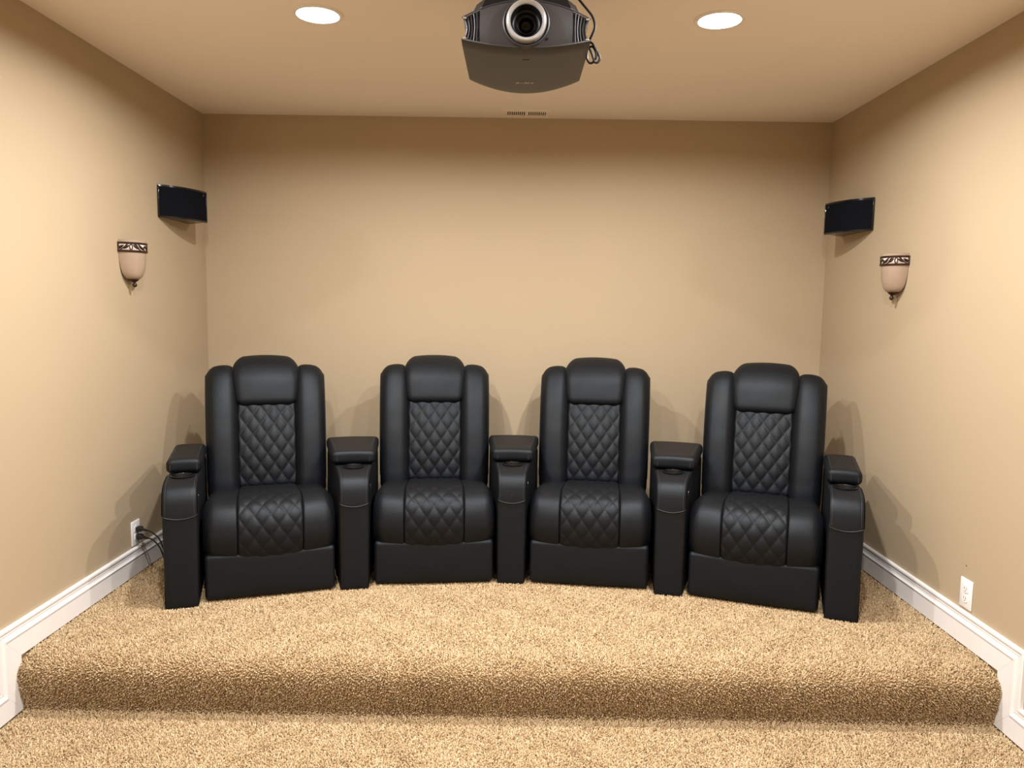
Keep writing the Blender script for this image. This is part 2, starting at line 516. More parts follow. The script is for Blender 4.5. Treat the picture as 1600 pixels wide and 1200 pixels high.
# ------------------------------------------------------------------ recliner
def ring_normals(r):
    t = np.roll(r, -1, 0) - np.roll(r, 1, 0)
    n = np.stack([t[:, 1], -t[:, 0]], 1); n /= np.maximum(1e-9, np.linalg.norm(n, axis=1))[:, None]
    area = np.sum(r[:, 0] * np.roll(r[:, 1], -1) - np.roll(r[:, 0], -1) * r[:, 1])
    return n if area > 0 else -n                       # outward

def edge_in(d, R):
    d = max(0.0, min(d, R))
    return R - math.sqrt(max(0, R * R - (R - d) ** 2))

def quilt(u, s, w, h):
    p, q = u / w + s / h, u / w - s / h
    return (abs(math.sin(PI * p)) * abs(math.sin(PI * q))) ** 0.42

def pad(front, back, u0, u1, R0, R1, du, ds, shape=None, relief=None, crown=0.0):
    """padded panel: section front+back polyline in (v,z) lofted from u0 to u1; R0,R1 edge roundings; relief(u,s) pushes the front out"""
    fr, fs = resample(catmull(front, 0.01), ds)
    bk, _ = resample(np.array([front[-1]] + back + [front[0]], float), 0.03)
    ring = np.vstack([fr, bk[1:-1]])
    nrm = ring_normals(ring)
    nf = len(fr)
    us = []
    n = max(3, int((u1 - u0) / du))
    us = list(np.linspace(u0, u1, n + 1))
    for R, s, sg in ((R0, u0, 1), (R1, u1, -1)):
        for fq in (0.004, 0.03, 0.1, 0.2, 0.35, 0.55, 0.8):
            us.append(s + sg * R * fq)
    us = sorted(set(round(x, 6) for x in us))
    rings = []
    for u in us:
        e = (edge_in(u - u0, R0) + edge_in(u1 - u, R1))
        tt = (u - u0) / (u1 - u0) * 2 - 1
        out = []
        for i, (v_, z_) in enumerate(ring):
            off = -e
            if i < nf:
                off += crown * (1 - tt * tt) * math.sin(PI * min(1, max(0, fs[i] / fs[-1]))) ** 0.5
                if relief:
                    ed = min(1, (u - u0) / 0.014, (u1 - u) / 0.014, fs[i] / 0.02, (fs[-1] - fs[i] - 0.025) / 0.05)
                    off += relief(u, fs[i]) * max(0, ed)
            p = np.array([u, v_ + nrm[i, 0] * off, z_ + nrm[i, 1] * off])
            if shape: p = shape(p)
            out.append(tuple(p))
        rings.append(out)
    me = mesh('pad', *loft(rings))
    return sharpen(me, 60)

SW = 0.288
def seat_shape(p):
    u, v_, z_ = p
    # the front lip hangs lower and bulges in the middle, the sides sit lower
    k = (u / SW) ** 2
    lip = max(0.0, min(1.0, (0.30 - z_) / 0.12)) if v_ < 0.12 else 0
    z_ += lip * 0.020 * k
    if v_ < 0.2: v_ += 0.022 * k * max(0, min(1, (0.2 - v_) / 0.2))
    return np.array([u, v_, z_])

seat_front = [(0.66, 0.372), (0.44, 0.400), (0.28, 0.424), (0.16, 0.438), (0.085, 0.432), (0.03, 0.408), (0.0, 0.368), (-0.012, 0.315), (-0.010, 0.262), (0.002, 0.215), (0.020, 0.184), (0.045, 0.175)]
seat_back = [(0.10, 0.20), (0.66, 0.22)]
seat_front_c = [(v_ , z_ + 0.006 if z_ > 0.3 else z_) for v_, z_ in seat_front]
QW, QH = 0.0705, 0.100
def make_recliner():
    root = empty('recliner')
    # hidden carcass between the arms
    V, F = rbox((0.565, 0.68, 0.20), 0.02, (4, 4, 3))
    obj('base', mesh('base', [(x, y + 0.425, z + 0.113) for x, y, z in V], F), 'leather', root)
    # footrest panel under the seat lip
    def dfm(p):
        x, y, z = p
        k = 1 - (x / 0.283) ** 2
        if y < 0: y -= 0.012 * max(0, k) * max(0, 1 - (z / 0.11) ** 2) ** 0.5
        return np.array([x, y + 0.062, z + 0.113])
    V, F = rbox((0.562, 0.09, 0.205), 0.018, (16, 3, 8), dfm)
    obj('footrest', mesh('footrest', V, F), 'leather', root)
    # seat: two bolsters and the quilted middle
    for sg in (-1, 1):
        if sg < 0: me = pad(seat_front, seat_back, -SW, -0.141, 0.055, 0.009, 0.012, 0.012, seat_shape, crown=0.004)
        else: me = pad(seat_front, seat_back, 0.141, SW, 0.009, 0.055, 0.012, 0.012, seat_shape, crown=0.004)
        obj('seat_bolster', me, 'leather', root)
    me = pad(seat_front_c, seat_back, -0.1405, 0.1405, 0.012, 0.012, 0.0045, 0.0045, seat_shape, lambda u, s: 0.0075 * quilt(u, s + 0.02, QW, QH) - 0.004, crown=0.003)
    o = obj('seat_cushion', me, 'leather_quilt', root); o['label'] = 'diamond quilted seat panel'
    # back: wings, quilted panel, pillow, rear shell
    wing_f = [(0.53, 0.335), (0.494, 0.352), (0.484, 0.42), (0.485, 0.47), (0.490, 0.56), (0.503, 0.68), (0.528, 0.80), (0.562, 0.90), (0.598, 0.965), (0.645, 0.998), (0.695, 0.992), (0.735, 0.955)]
    wing_b = [(0.745, 0.85), (0.70, 0.34)]
    def wing_shape(p):
        u, v_, z_ = p
        t = (abs(u) - 0.14) / 0.15
        if z_ > 0.85: z_ -= 0.012 * (t - 0.35) ** 2 * (z_ - 0.85) / 0.15 * 4
        v_ += 0.02 * (t - 0.45) ** 2
        u += math.copysign(0.006 * max(0, (z_ - 0.4)) , u)
        return np.array([u, v_, z_])
    for sg in (-1, 1):
        a0, a1, R0, R1 = (-0.288, -0.136, 0.045, 0.045) if sg < 0 else (0.136, 0.288, 0.045, 0.045)
        me = pad(wing_f, wing_b, a0, a1, R0, R1, 0.01, 0.012, wing_shape, crown=0.012)
        wg = obj('back_wing', me, 'leather', root)
        mb = MB()
        pth = catmull([(v_ + 0.040, z_) for v_, z_ in wing_f[2:-1]], 0.02)
        mb.tube([wing_shape(np.array([sg * 0.2885, max(a, 0.53), min(b, 0.968)])) for a, b in pth], 0.0022, 6)
        obj('piping', mb.mesh('piping'), 'piping', wg)
    pan_f = [(0.545, 0.392), (0.522, 0.405), (0.518, 0.45), (0.520, 0.55), (0.532, 0.66), (0.552, 0.76), (0.578, 0.85), (0.60, 0.90)]
    pan_b = [(0.72, 0.88), (0.68, 0.42)]
    me = pad(pan_f, pan_b, -0.142, 0.142, 0.012, 0.012, 0.0045, 0.0045, None, lambda u, s: 0.0085 * quilt(u, s + 0.012, 0.0672, 0.0985) - 0.004, crown=0.010)
    o = obj('back_cushion', me, 'leather_quilt', root); o['label'] = 'diamond quilted back panel'
    def hd(p):
        x, y, z = p
        zz = z / 0.1235
        # narrower at the bottom, arched at the top, plump at the front
        x *= 1.0 - 0.10 * max(0, -zz) ** 1.6 - 0.13 * max(0, zz) ** 2.2
        k = max(0, 1 - (x / 0.172) ** 2)
        if z > 0: z += 0.018 * (k - 0.75) * zz
        else: z -= 0.002 * k
        if y < 0: y -= 0.018 * k ** 0.6 * max(0, 1 - zz * zz) ** 0.6
        lean = 0.27 * z + (0.10 * max(0, zz) ** 2)
        return np.array([x, y + 0.628 + lean * 0.7, z + 0.925])
    V, F = rbox((0.336, 0.125, 0.247), 0.046, (14, 5, 10), hd, 6)
    hr = obj('headrest', mesh('headrest', V, F), 'leather', root)
    # seam welt around the pillow sides
    for sg in (-1, 1):
        pts = [hd(np.array([sg * 0.166, -0.028, z])) + np.array([0, -0.0, 0]) for z in np.linspace(-0.085, 0.085, 14)]
        obj('piping', MB().tube(pts, 0.0021, 6).mesh('piping'), 'piping', hr)
    V, F = rbox((0.556, 0.10, 0.60), 0.03, (6, 3, 6), lambda p: np.array([p[0], p[1] + 0.735 + 0.12 * p[2], p[2] + 0.63]))
    obj('back_shell', mesh('back_shell', V, F), 'leather', root)
    V, F = rbox((0.580, 0.24, 0.56), 0.03, (4, 4, 6), lambda p: np.array([p[0], p[1] + 0.80 + 0.06 * p[2], p[2] + 0.30]))
    obj('rear_frame', mesh('rear_frame', V, F), 'leather', root)
    # the whole back leans away from the seat
    for o in [c for c in root.children if c.name.split('.')[0] in ('back_wing', 'back_cushion', 'headrest', 'back_shell')]:
        for x in [o] + list(o.children):
            for vt in x.data.vertices:
                dv = 0.055 + 0.15 * (vt.co.z - 0.4)
                k = 1 + dv / 4.0
                vt.co = (vt.co.x * k, vt.co.y + dv, 1.31 - (1.31 - vt.co.z) * k)
    return root

# ------------------------------------------------------------------ armrest consoles (front bottom centre at the origin)
def console(root_name, hw0, spread, lid_end, parent=None, loc=(0, 0, 0), rz=0):
    """hw0 = half width at the front, spread = extra half width per metre of depth"""
    hw = lambda v_: hw0 + spread * max(0, v_)
    sec = [(0.004, 0.0), (0.0, 0.02), (-0.002, 0.20), (-0.002, 0.38), (0.000, 0.44), (0.008, 0.485), (0.028, 0.515), (0.062, 0.531), (0.11, 0.537), (0.18, 0.540), (0.28, 0.541)]
    fr, _ = resample(catmull(sec, 0.01), 0.012)
    bk = [(0.50, 0.541), (0.70, 0.541), (0.73, 0.51), (0.74, 0.25), (0.73, 0.0), (0.35, 0.0)]
    ring = np.vstack([fr, np.array(bk)]); nr = ring_normals(ring)
    ns = [-1, -0.995, -0.975, -0.94, -0.88, -0.6, -0.3, 0, 0.3, 0.6, 0.88, 0.94, 0.975, 0.995, 1]
    def rings_of(ring, nr, grow, R=0.014, seam=None, lo=None):
        out = []
        for n in ns:
            e = edge_in((1 - abs(n)) * hw0, R)
            rr = []
            for i, (v_, z_) in enumerate(ring):
                vv, zz = v_ + nr[i, 0] * (-e), z_ + nr[i, 1] * (-e)
                if seam is not None and z_ < lo: zz = z_ + seam * (n * n - 0.5)
                bul = 1 + 0.035 * math.exp(-((zz - 0.36) / 0.16) ** 2) if vv < 0.3 else 1
                rr.append((n * (hw(vv) + grow) * bul, vv, zz))
            out.append(rr)
        return out
    body = mesh('body', *loft(rings_of(ring, nr, -0.0004)))
    # upholstered pad wrapping the front top
    pf = [p for p in fr if p[1] > 0.395 and p[0] < 0.243]
    pf = np.array(pf); t = np.gradient(pf, axis=0); t /= np.linalg.norm(t, axis=1)[:, None]
    on = np.stack([-t[:, 1], t[:, 0]], 1)
    if on[0, 0] > 0: on = -on
    outer = pf + on * 0.0045; inner = pf - on * 0.012
    pr = np.vstack([outer, inner[::-1]]); pn = ring_normals(pr)
    padm = mesh('arm_pad', *loft(rings_of(pr, pn, 0.0010, 0.013, 0.016, 0.408)))
    cupv, cupr = 0.185, 0.046
    cyl = lambda: MB().lathe([(0.0, 0.44), (cupr, 0.44), (cupr, 0.62), (0.0, 0.62)], 40, (0, cupv, 0)).mesh('c', False)
    body = boolean_cut(body, [cyl()], 'armrest_body'); padm = boolean_cut(padm, [cyl()], 'arm_pad')
    for me in (body, padm):
        me.shade_smooth(); sharpen(me, 50)
    if parent is None:
        root = empty(root_name, loc, rz)
        obj('body', body, 'leather', root)
    else:
        root = obj(root_name, body, 'leather', parent, loc, (0, 0, rz))
    p_ = obj('arm_pad', padm, 'leather', root)
    lvl = 0.5475
    # lid of the storage box
    l0 = 0.238; L = lid_end - l0
    V, F = rbox((1.0, L, 0.062), 0.022, (14, 8, 2), None, 4)
    # keep the side rounding in real size although the box is unit wide
    V2 = []
    for x, y, z in V:
        vv = y + l0 + L / 2; W_ = hw(vv) + ((0.007 + 0.010 * max(0, (lid_end - vv) / L)) if spread > 0 else 0.006)
        s = 1 if x > 0 else -1
        dx = (0.5 - abs(x))
        xr = W_ - dx if dx < 0.03 else (W_ - 0.03) * abs(x) / 0.47
        k = max(0, 1 - (xr / W_) ** 2)
        V2.append((s * xr if abs(x) > 1e-9 else 0, vv, z + 0.578 + (0.004 * k if z > 0 else 0)))
    lid = obj('lid', mesh('lid', V2, F), 'leather', root)
    st = MB()
    for s in (-1, 1):
        st.tube([(s * (hw(y) - 0.012), y, z) for y, z in [(l0 + 0.0005, 0.560), (l0 - 0.0003, 0.58), (l0 + 0.004, 0.597), (l0 + 0.014, 0.606), (l0 + 0.03, 0.6098), (l0 + 0.2, 0.6102), (lid_end - 0.03, 0.6098)]], 0.0011, 5)
    obj('stitching', st.mesh('stitching'), 'thread', lid if parent is None else root)
    # cup holder: steel liner with rim
    cup = MB().lathe([(cupr - 0.001, 0.0), (cupr + 0.004, 0.0012), (cupr + 0.0045, 0.003), (cupr + 0.002, 0.0046), (cupr - 0.0015, 0.004), (cupr - 0.003, 0.0), (cupr - 0.004, -0.07), (cupr - 0.008, -0.076), (0.0, -0.077),
                      (0.0, -0.079), (cupr - 0.002, -0.079), (cupr - 0.001, 0.0)], 40, (0, cupv, lvl - 0.001)).mesh('cup_holder')
    obj('cup_holder', cup, 'black_metal', root)
    # piping along the curved lower edge of the pad, stitches up its sides
    pts = [(n * (hw0 + 0.0008) * 1.033, outer[0][0] - 0.0010 + edge_in((1 - abs(n)) * hw0, 0.012), outer[0][1] + 0.016 * (n * n - 0.5) - 0.0005) for n in np.linspace(-1, 1, 17)]
    obj('piping', MB().tube(pts, 0.0014, 6).mesh('piping'), 'piping', p_ if parent is None else root)
    st2 = MB()
    for s in (-1, 1):
        st2.tube([(s * (hw(v_) - 0.0125) * (1.03 if z_ < 0.45 else 1.015), v_ - 0.0004, z_ + 0.0003) for v_, z_ in outer[1:-1:2] if not (cupv - 0.005 < v_ < cupv + 0.005)], 0.0009, 5)
    obj('stitching', st2.mesh('stitching'), 'thread', p_ if parent is None else root)
    return root

def button(parent, hw_side, v_, z_):
    mb = MB().lathe([(0.0, 0.004), (0.010, 0.004), (0.013, 0.002), (0.0135, -0.003)], 24, (0, 0, 0), 'x')
    me = mb.mesh('control_button')
    o = obj('control_button', me, 'black_metal', parent, (hw_side, v_, z_))
    o.scale = (1, 0.8, 1.3)
    return o

RD = math.radians
chairs = [((-1.071, -1.2275), 19.0), ((-0.3605, -1.049), 6.0), ((0.3675, -1.052), -7.0), ((1.0765, -1.2455), -20.0)]
clabels = ['black leather recliner with quilted back at the left end, beside the cords',
           'black leather recliner with quilted back, second from the left wall',
           'black leather recliner with quilted back, second from the right wall',
           'black leather recliner with quilted back at the right end, by the right wall']
proto = make_recliner()
recl = []
for i, ((x, y), a) in enumerate(chairs):
    o = proto if i == 0 else copy_tree(proto)
    recl.append(o)
for i, ((x, y), a) in enumerate(chairs):
    o = recl[i]; o.location = (x, y, -0.004); o.rotation_euler = (0, 0, RD(a))
    tag(o, clabels[i], 'recliner', 'row of black leather theater recliners')
# end armrests belong to the end recliners
armL = console('armrest', 0.0685, 0.0, 0.66, recl[0], (-0.371, -0.014, 0))
button(armL, 0.0705, 0.075, 0.47)
armR = copy_tree(armL, recl[3]); armR.location = (0.371, -0.014, 0)
for ch in list(armR.children):
    if ch.name.startswith('control_button'): bpy.data.objects.remove(ch)
# shared wedge consoles stand between the seats
cons = [((-0.723, -1.112), 12.5, 'wedge-shaped black leather armrest console between the two left recliners'),
        ((0.002, -1.004), -0.5, 'wedge-shaped black leather armrest console between the two middle recliners'),
        ((0.731, -1.126), -13.5, 'wedge-shaped black leather armrest console between the two right recliners')]
cp = console('armrest_console', 0.0655, 0.100, 0.68)
button(cp, 0.0755, 0.075, 0.47)
for i, ((x, y), a, lb) in enumerate(cons):
    o = cp if i == 0 else copy_tree(cp)
    o.location = (x, y, -0.004); o.rotation_euler = (0, 0, RD(a))
    tag(o, lb, 'armrest', 'shared armrest consoles of the recliner row')

# ------------------------------------------------------------------ wall speakers
def speaker(side, y_off, z0, z1, label):
    t = empty('wall_speaker', (side * HW, y_off, z0)); tag(t, label, 'speaker', 'black surround speakers high on the side walls')
    # plan (out from wall p, along wall q): near edge, curved front, far tip, back to the wall
    A, B, Cc = np.array([0.004, -0.592]), np.array([0.143, -0.335]), np.array([0.0, -0.215])
    def arc(inset, n=24):
        out = []
        for k in range(n + 1):
            s = k / n
            p = A * (1 - s) + B * s
            nd = np.array([(B - A)[1], -(B - A)[0]]); nd /= np.linalg.norm(nd)
            p = p + nd * (0.034 * 4 * s * (1 - s) - inset)
            out.append(p)
        return out
    H = z1 - z0
    def prism(plan, za, zb):
        rings = [[(-side * p, q, z) for p, q in plan] for z in (za, zb)]
        return loft(rings)
    f = arc(0.004); back = [np.array([0.143 - 0.006, -0.325]), Cc, np.array([0.0, -0.590])]
    me = mesh('cabinet', *prism([*f, *back], 0.003, H - 0.003)); sharpen(me)
    obj('cabinet', me, 'speaker_base', t)
    for za, zb in ((-0.001, 0.008), (H - 0.008, H + 0.001)):
        me = mesh('trim', *prism([*arc(-0.002), np.array([0.146, -0.330]), np.array([0.138, -0.325])] + arc(0.012)[::-1], za, zb)); sharpen(me)
        obj('trim', me, 'gloss_black', t)
    for s in (0, 1):
        p = (np.array([0.006, -0.592]) if s == 0 else np.array([0.143, -0.331]))
        me = box_mesh('end_trim', (-0.004, -0.004, 0.004), (0.004, 0.005, H - 0.004), 0.0015)
        obj('end_trim', me, 'gloss_black', t, (-side * p[0], p[1], 0))
    fa = arc(-0.0005)
    me = mesh('grille', *prism([*fa, *arc(0.010)[::-1]], 0.009, H - 0.009)); sharpen(me)
    g = obj('grille', me, 'grille', t)
    b = arc(-0.0015)[22]; d = arc(-0.0015)[23] - arc(-0.0015)[21]
    an = math.atan2(d[1], -side * d[0])
    me = box_mesh('badge', (-0.006, -0.001, -0.005), (0.006, 0.001, 0.005), 0.0005)
    obj('badge', me, 'slat', g, (-side * b[0], b[1], H - 0.022), (0, 0, an))
    return t
speaker(-1, 0.0, 1.752, 1.915, 'black curved surround speaker on the left wall above the sconce')
speaker(1, 0.008, 1.737, 1.902, 'black curved surround speaker on the right wall above the sconce')

# ------------------------------------------------------------------ wall sconces
def sconce(side, y0, z0, label):
    t = empty('wall_sconce', (side * HW, y0, z0), 0 if side < 0 else PI)
    tag(t, label, 'sconce', 'unlit sconces with leafy bronze bands')
    A_, B_ = 0.078, 0.088
    def half(ra, rb, z, n=28):
        return [(rb * math.sin(PI * k / n), -ra * math.cos(PI * k / n), z) for k in range(n + 1)]
    prof = [(0.40, 0.019), (0.53, 0.024), (0.65, 0.033), (0.76, 0.048), (0.845, 0.068), (0.905, 0.092), (0.945, 0.120), (0.968, 0.150), (0.98, 0.180), (0.99, 0.198)]
    th = 0.004
    rings = []
    po = lambda s: 0.030 * (1 - s)
    sh = lambda r, d: [(p[0] + d, p[1], p[2]) for p in r]
    for s, z in prof: rings.append(sh(half(A_ * s, B_ * s, z), po(s)))
    inner = [sh(half(A_ * s - th, B_ * s - th, z + (0.003 if i == 0 else 0)), po(s)) for i, (s, z) in enumerate(prof)][::-1]
    rr = rings + inner
    n = len(rr[0]); V = [p for r in rr for p in r]; F = []
    for i in range(len(rr) - 1):
        for k in range(n - 1): F.append((i * n + k, i * n + k + 1, (i + 1) * n + k + 1, (i + 1) * n + k))
    F.append(tuple(range(n)))
    me = mesh('shade', V, F); sharpen(me, 50)
    obj('shade', me, 'shade', t)
    back = box_mesh('backplate', (0.0, -0.034, 0.06), (0.006, 0.034, 0.175), 0.002)
    obj('backplate', back, 'bronze', t)
    # bronze band: rails and leaves in front of a pale glass strip
    zb, zt = 0.147, 0.184
    sa, sb = A_ * 0.995, B_ * 0.995
    rings = [half(sa - 0.0005, sb - 0.0005, z) for z in (zb, zt)] + [half(sa - 0.002, sb - 0.002, z) for z in (zt, zb)]
    V = [p for r in rings for p in r]; F = []
    for i in range(4):
        for k in range(n - 1): F.append((i * n + k, i * n + k + 1, ((i + 1) % 4) * n + k + 1, ((i + 1) % 4) * n + k))
    obj('glass_strip', mesh('glass_strip', V, F), 'shade_liner', t)
    for z, r in ((zb, 0.0042), (zt, 0.0042)):
        obj('rail', MB().tube(half(sa + 0.002, sb + 0.002, z), r, 8).mesh('rail'), 'bronze', t)
    for k in (0, n - 1):
        p = half(sa + 0.002, sb + 0.002, 0)[k]
        obj('end_post', MB().tube([(max(p[0], 0.003), p[1], zb), (max(p[0], 0.003), p[1], zt)], 0.0042, 8).mesh('end_post'), 'bronze', t)
    def onband(a, z, out=0.0):
        return ((sb + 0.0015 + out) * math.sin(a), -(sa + 0.0015 + out) * math.cos(a), z)
    zc = (zb + zt) / 2
    def leaf(a, z, ln, wd, tilt):
        V = []; F = []
        K = 8
        for i in range(K + 1):
            s = i / K - 0.5
            wv = wd * max(0.0, math.cos(PI * s)) ** 0.9 * (1 - 0.35 * s)
            for j, (c, o_) in enumerate(((-1, 0.0), (0, 0.003), (1, 0.0), (0, -0.0015))):
                x = s * ln; y = c * wv
                X = x * math.cos(tilt) - y * math.sin(tilt); Y = x * math.sin(tilt) + y * math.cos(tilt)
                V.append(onband(a + X / 0.083, z + Y, o_))
        for i in range(K):
            for j in range(4): F.append((i * 4 + j, i * 4 + (j + 1) % 4, (i + 1) * 4 + (j + 1) % 4, (i + 1) * 4 + j))
        return mesh('leaf', V, F)
    for mir in (1, -1):
        ang = lambda a: a if mir > 0 else PI - a
        for a, tl in ((0.16, 0.55), (0.42, 0.5), (0.93, -0.6), (1.20, -0.75), (1.45, 0.6)):
            obj('leaf', leaf(ang(a), zc, 0.034, 0.0062, tl * mir), 'bronze', t)
        for pts in ([(0.05, zb), (0.25, zb + 0.012), (0.45, zt - 0.008), (0.62, zt)], [(0.66, zb), (0.585, zc), (0.66, zt)], [(0.66, zb), (0.735, zc), (0.66, zt)],
                    [(0.72, zt), (0.95, zc + 0.008), (1.1, zb + 0.008), (1.3, zb)], [(0.95, zt), (1.2, zc + 0.004), (1.5, zb + 0.002)]):
            c = catmull([(ang(a), z) for a, z in pts], 0.03)
            c, _ = resample(c, 0.025)
            obj('stem', MB().tube([onband(a, z, 0.001) for a, z in c], 0.0021, 6).mesh('stem'), 'bronze', t)
    # bottom cup and ball finial
    rings = [sh(half(0.034, 0.038, 0.024), 0.016), sh(half(0.033, 0.037, 0.019), 0.016), sh(half(0.026, 0.028, 0.012), 0.020), sh(half(0.012, 0.014, 0.006), 0.026), sh(half(0.004, 0.006, 0.004), 0.030)]
    V = [p for r in rings for p in r]; F = []
    for i in range(4):
        for k in range(n - 1): F.append((i * n + k, i * n + k + 1, (i + 1) * n + k + 1, (i + 1) * n + k))
    F.append(tuple(range(n)))
    cap = obj('bottom_cup', mesh('bottom_cup', V, F), 'bronze', t)
    mb = MB().lathe([(0.0, 0.009), (0.0045, 0.008), (0.005, 0.001), (0.0085, -0.002), (0.0105, -0.008), (0.0085, -0.015), (0.0, -0.019)], 16, (0.034, 0, 0.0))
    obj('finial', mb.mesh('finial', True, 80), 'bronze', cap)
    return t
sconce(-1, -0.920, 1.404, 'amber glass sconce with leafy bronze band on the left wall')
sconce(1, -0.886, 1.396, 'amber glass sconce with leafy bronze band on the right wall')

# ------------------------------------------------------------------ wall sockets
def socket(side, yc, zc, label):
    t = empty('wall_outlet', (side * HW, yc, zc), 0 if side < 0 else PI); tag(t, label, 'outlet', 'white duplex wall outlets')
    def pd(p): return np.array([p[0] + 0.003, p[1], p[2]])
    me = box_mesh('cover_plate', (0.0, -0.039, -0.0595), (0.0065, 0.039, 0.0595), 0.003)
    obj('cover_plate', me, 'plate', t)
    for s in (-1, 1):
        V = []; K = 32
        for x in (0.0, 0.0085):
            for k in range(K):
                a = 2 * PI * k / K
                V.append((x, 0.0172 * max(-0.8, min(0.8, math.cos(a))) / 0.8, s * 0.0195 + 0.0172 * math.sin(a)))
        F = [tuple(range(K - 1, -1, -1)), tuple(range(K, 2 * K))] + [(k, (k + 1) % K, K + (k + 1) % K, K + k) for k in range(K)]
        rc = obj('receptacle', mesh('receptacle', V, F, False), 'plate', t)
        for yy, hh in ((-0.0065, 0.0045), (0.0065, 0.0038)):
            obj('slot', box_mesh('slot', (0.0084, yy - 0.0011, s * 0.0195 + 0.002 - hh), (0.0088, yy + 0.0011, s * 0.0195 + 0.002 + hh)), 'slot', rc)
        obj('ground_hole', MB().lathe([(0, 0.0088), (0.0024, 0.0088), (0.0024, 0.0084)], 12, (0, 0, s * 0.0195 - 0.0085), 'x').mesh('ground_hole', False), 'slot', rc)
    obj('screw', MB().lathe([(0, 0.0078), (0.0028, 0.0074), (0.0033, 0.0062)], 14, (0, 0, 0), 'x').mesh('screw'), 'silver', t)
    return t
socket(-1, -0.936, 0.2005, 'white wall outlet on the left wall with two black plugs in it')
socket(1, -1.582, 0.2035, 'empty white wall outlet on the right wall above the baseboard')

# two power cords from the left outlet to the left end recliner
for zc, pts, lb in ((0.2195, [(-1.775, -0.951, 0.219), (-1.745, -0.965, 0.218), (-1.71, -0.985, 0.208), (-1.682, -0.998, 0.190), (-1.662, -1.0, 0.14), (-1.652, -0.985, 0.07), (-1.66, -0.94, 0.012), (-1.685, -0.83, 0.004), (-1.715, -0.68, 0.004), (-1.66, -0.57, 0.004)], 'black power cord in the upper half of the left outlet'),
                    (0.1810, [(-1.775, -0.951, 0.1805), (-1.735, -0.970, 0.180), (-1.70, -0.990, 0.166), (-1.675, -1.002, 0.140), (-1.658, -1.005, 0.095), (-1.653, -0.995, 0.04), (-1.672, -0.94, 0.006), (-1.70, -0.82, 0.004), (-1.733, -0.67, 0.004), (-1.68, -0.55, 0.004)], 'black power cord in the lower half of the left outlet')):
    t = empty('power_cord', (-HW, -0.936, zc)); tag(t, lb, 'power cord', 'power cords at the left outlet')
    o_ = np.array([-HW, -0.936, zc])
    c = catmull(pts, 0.012)
    obj('cord', MB().tube([tuple(p - o_) for p in c], 0.0036, 8).mesh('cord'), 'cable', t)
    V, F = rbox((0.030, 0.030, 0.026), 0.008, (3, 3, 3), lambda p: np.array([p[0] + 0.025, p[1] * (1 - 8 * max(0, p[0])) - 0.10 * max(0, p[0] + 0.0), p[2] * (1 - 8 * max(0, p[0]))]))
    pg = obj('plug', mesh('plug', V, F), 'cable', t)
    obj('strain_relief', MB().tube([(0.035, -0.005, 0), (0.050, -0.012, -0.0003), (0.075, -0.024, -0.002)], [0.0095, 0.007, 0.0042], 10).mesh('strain_relief'), 'cable', t)

# ------------------------------------------------------------------ projector hung under the ceiling
PX, PYF = 0.0245, -2.18
pj = empty('projector', (PX, PYF, 2.10)); tag(pj, 'dark grey video projector hanging from the ceiling, lens facing out', 'projector')
HWP = 0.192
bz = lambda x: -0.027 * (1 - (x / HWP) ** 2)                     # bottom edge of the face
tz = lambda x: 0.068 + 0.046 * (1 - (x / HWP) ** 2)              # top edge of the face
fy = lambda x: -0.016 * (1 - (x / HWP) ** 2)                     # front bulge
ry = lambda x: 0.400 + 0.062 * (1 - (x / HWP) ** 2)              # rear plan curve
xs = np.linspace(-HWP, HWP, 41)
# lower cover: shallow curved tray
V = []; F = []
nY = 14
for lay, dz in ((0, 0.0), (1, 0.010)):
    for x in xs:
        for j in range(nY + 1):
            s = j / nY
            y = fy(x) * (1 - s) + ry(x) * s
            e = 0.006 * max(0, 1 - min(s, 1 - s) / 0.03)
            V.append((x * (1 - 0.01 * (s)), y, bz(x) + (e if lay == 0 else 0) + dz))
nX = len(xs); st = nX * (nY + 1)
for i in range(nX - 1):
    for j in range(nY):
        a = i * (nY + 1) + j; b = a + nY + 1
        F.append((a, a + 1, b + 1, b)); F.append((st + a, st + b, st + b + 1, st + a + 1))
for i in range(nX - 1):
    for j in (0, nY):
        a = i * (nY + 1) + j; b = a + nY + 1
        F.append((a, b, st + b, st + a))
for i in (0, nX - 1):
    for j in range(nY):
        a = i * (nY + 1) + j
        F.append((a, a + 1, st + a + 1, st + a))
me = mesh('cover', V, F); sharpen(me, 40)
cov = obj('cover', me, 'proj_cover', pj)
# inner body with concave sides
rings = []
for s in np.linspace(0, 1, 13):
    ring = []
    zz = lambda t: t
    up = [(x, tz(x)) for x in np.linspace(-HWP + 0.004, HWP - 0.004, 25)]
    dn = [(x, bz(x) + 0.008) for x in np.linspace(HWP - 0.004, -HWP + 0.004, 25)]
    side_r = [(HWP - 0.004 - 0.013 * math.sin(PI * t), tz(HWP) * (1 - t) + 0.008 * t) for t in np.linspace(0.1, 0.9, 7)]
    side_l = [(-a, b) for a, b in side_r[::-1]]
    for x, z in up + side_r + dn + side_l:
        y = (fy(x) + 0.0135) * (1 - s) + (ry(x) - 0.004) * s
        ring.append((x, y, z))
    rings.append(ring)
me = mesh('body', *loft(rings))
me = boolean_cut(me, [MB().lathe([(0.0, -0.08), (0.0605, -0.08), (0.0605, 0.05), (0.0, 0.05)], 56, (0, 0, 0.0475), 'y').mesh('c', False)], 'body'); me.shade_smooth(); sharpen(me, 40)
obj('body', me, 'proj_dark', pj)
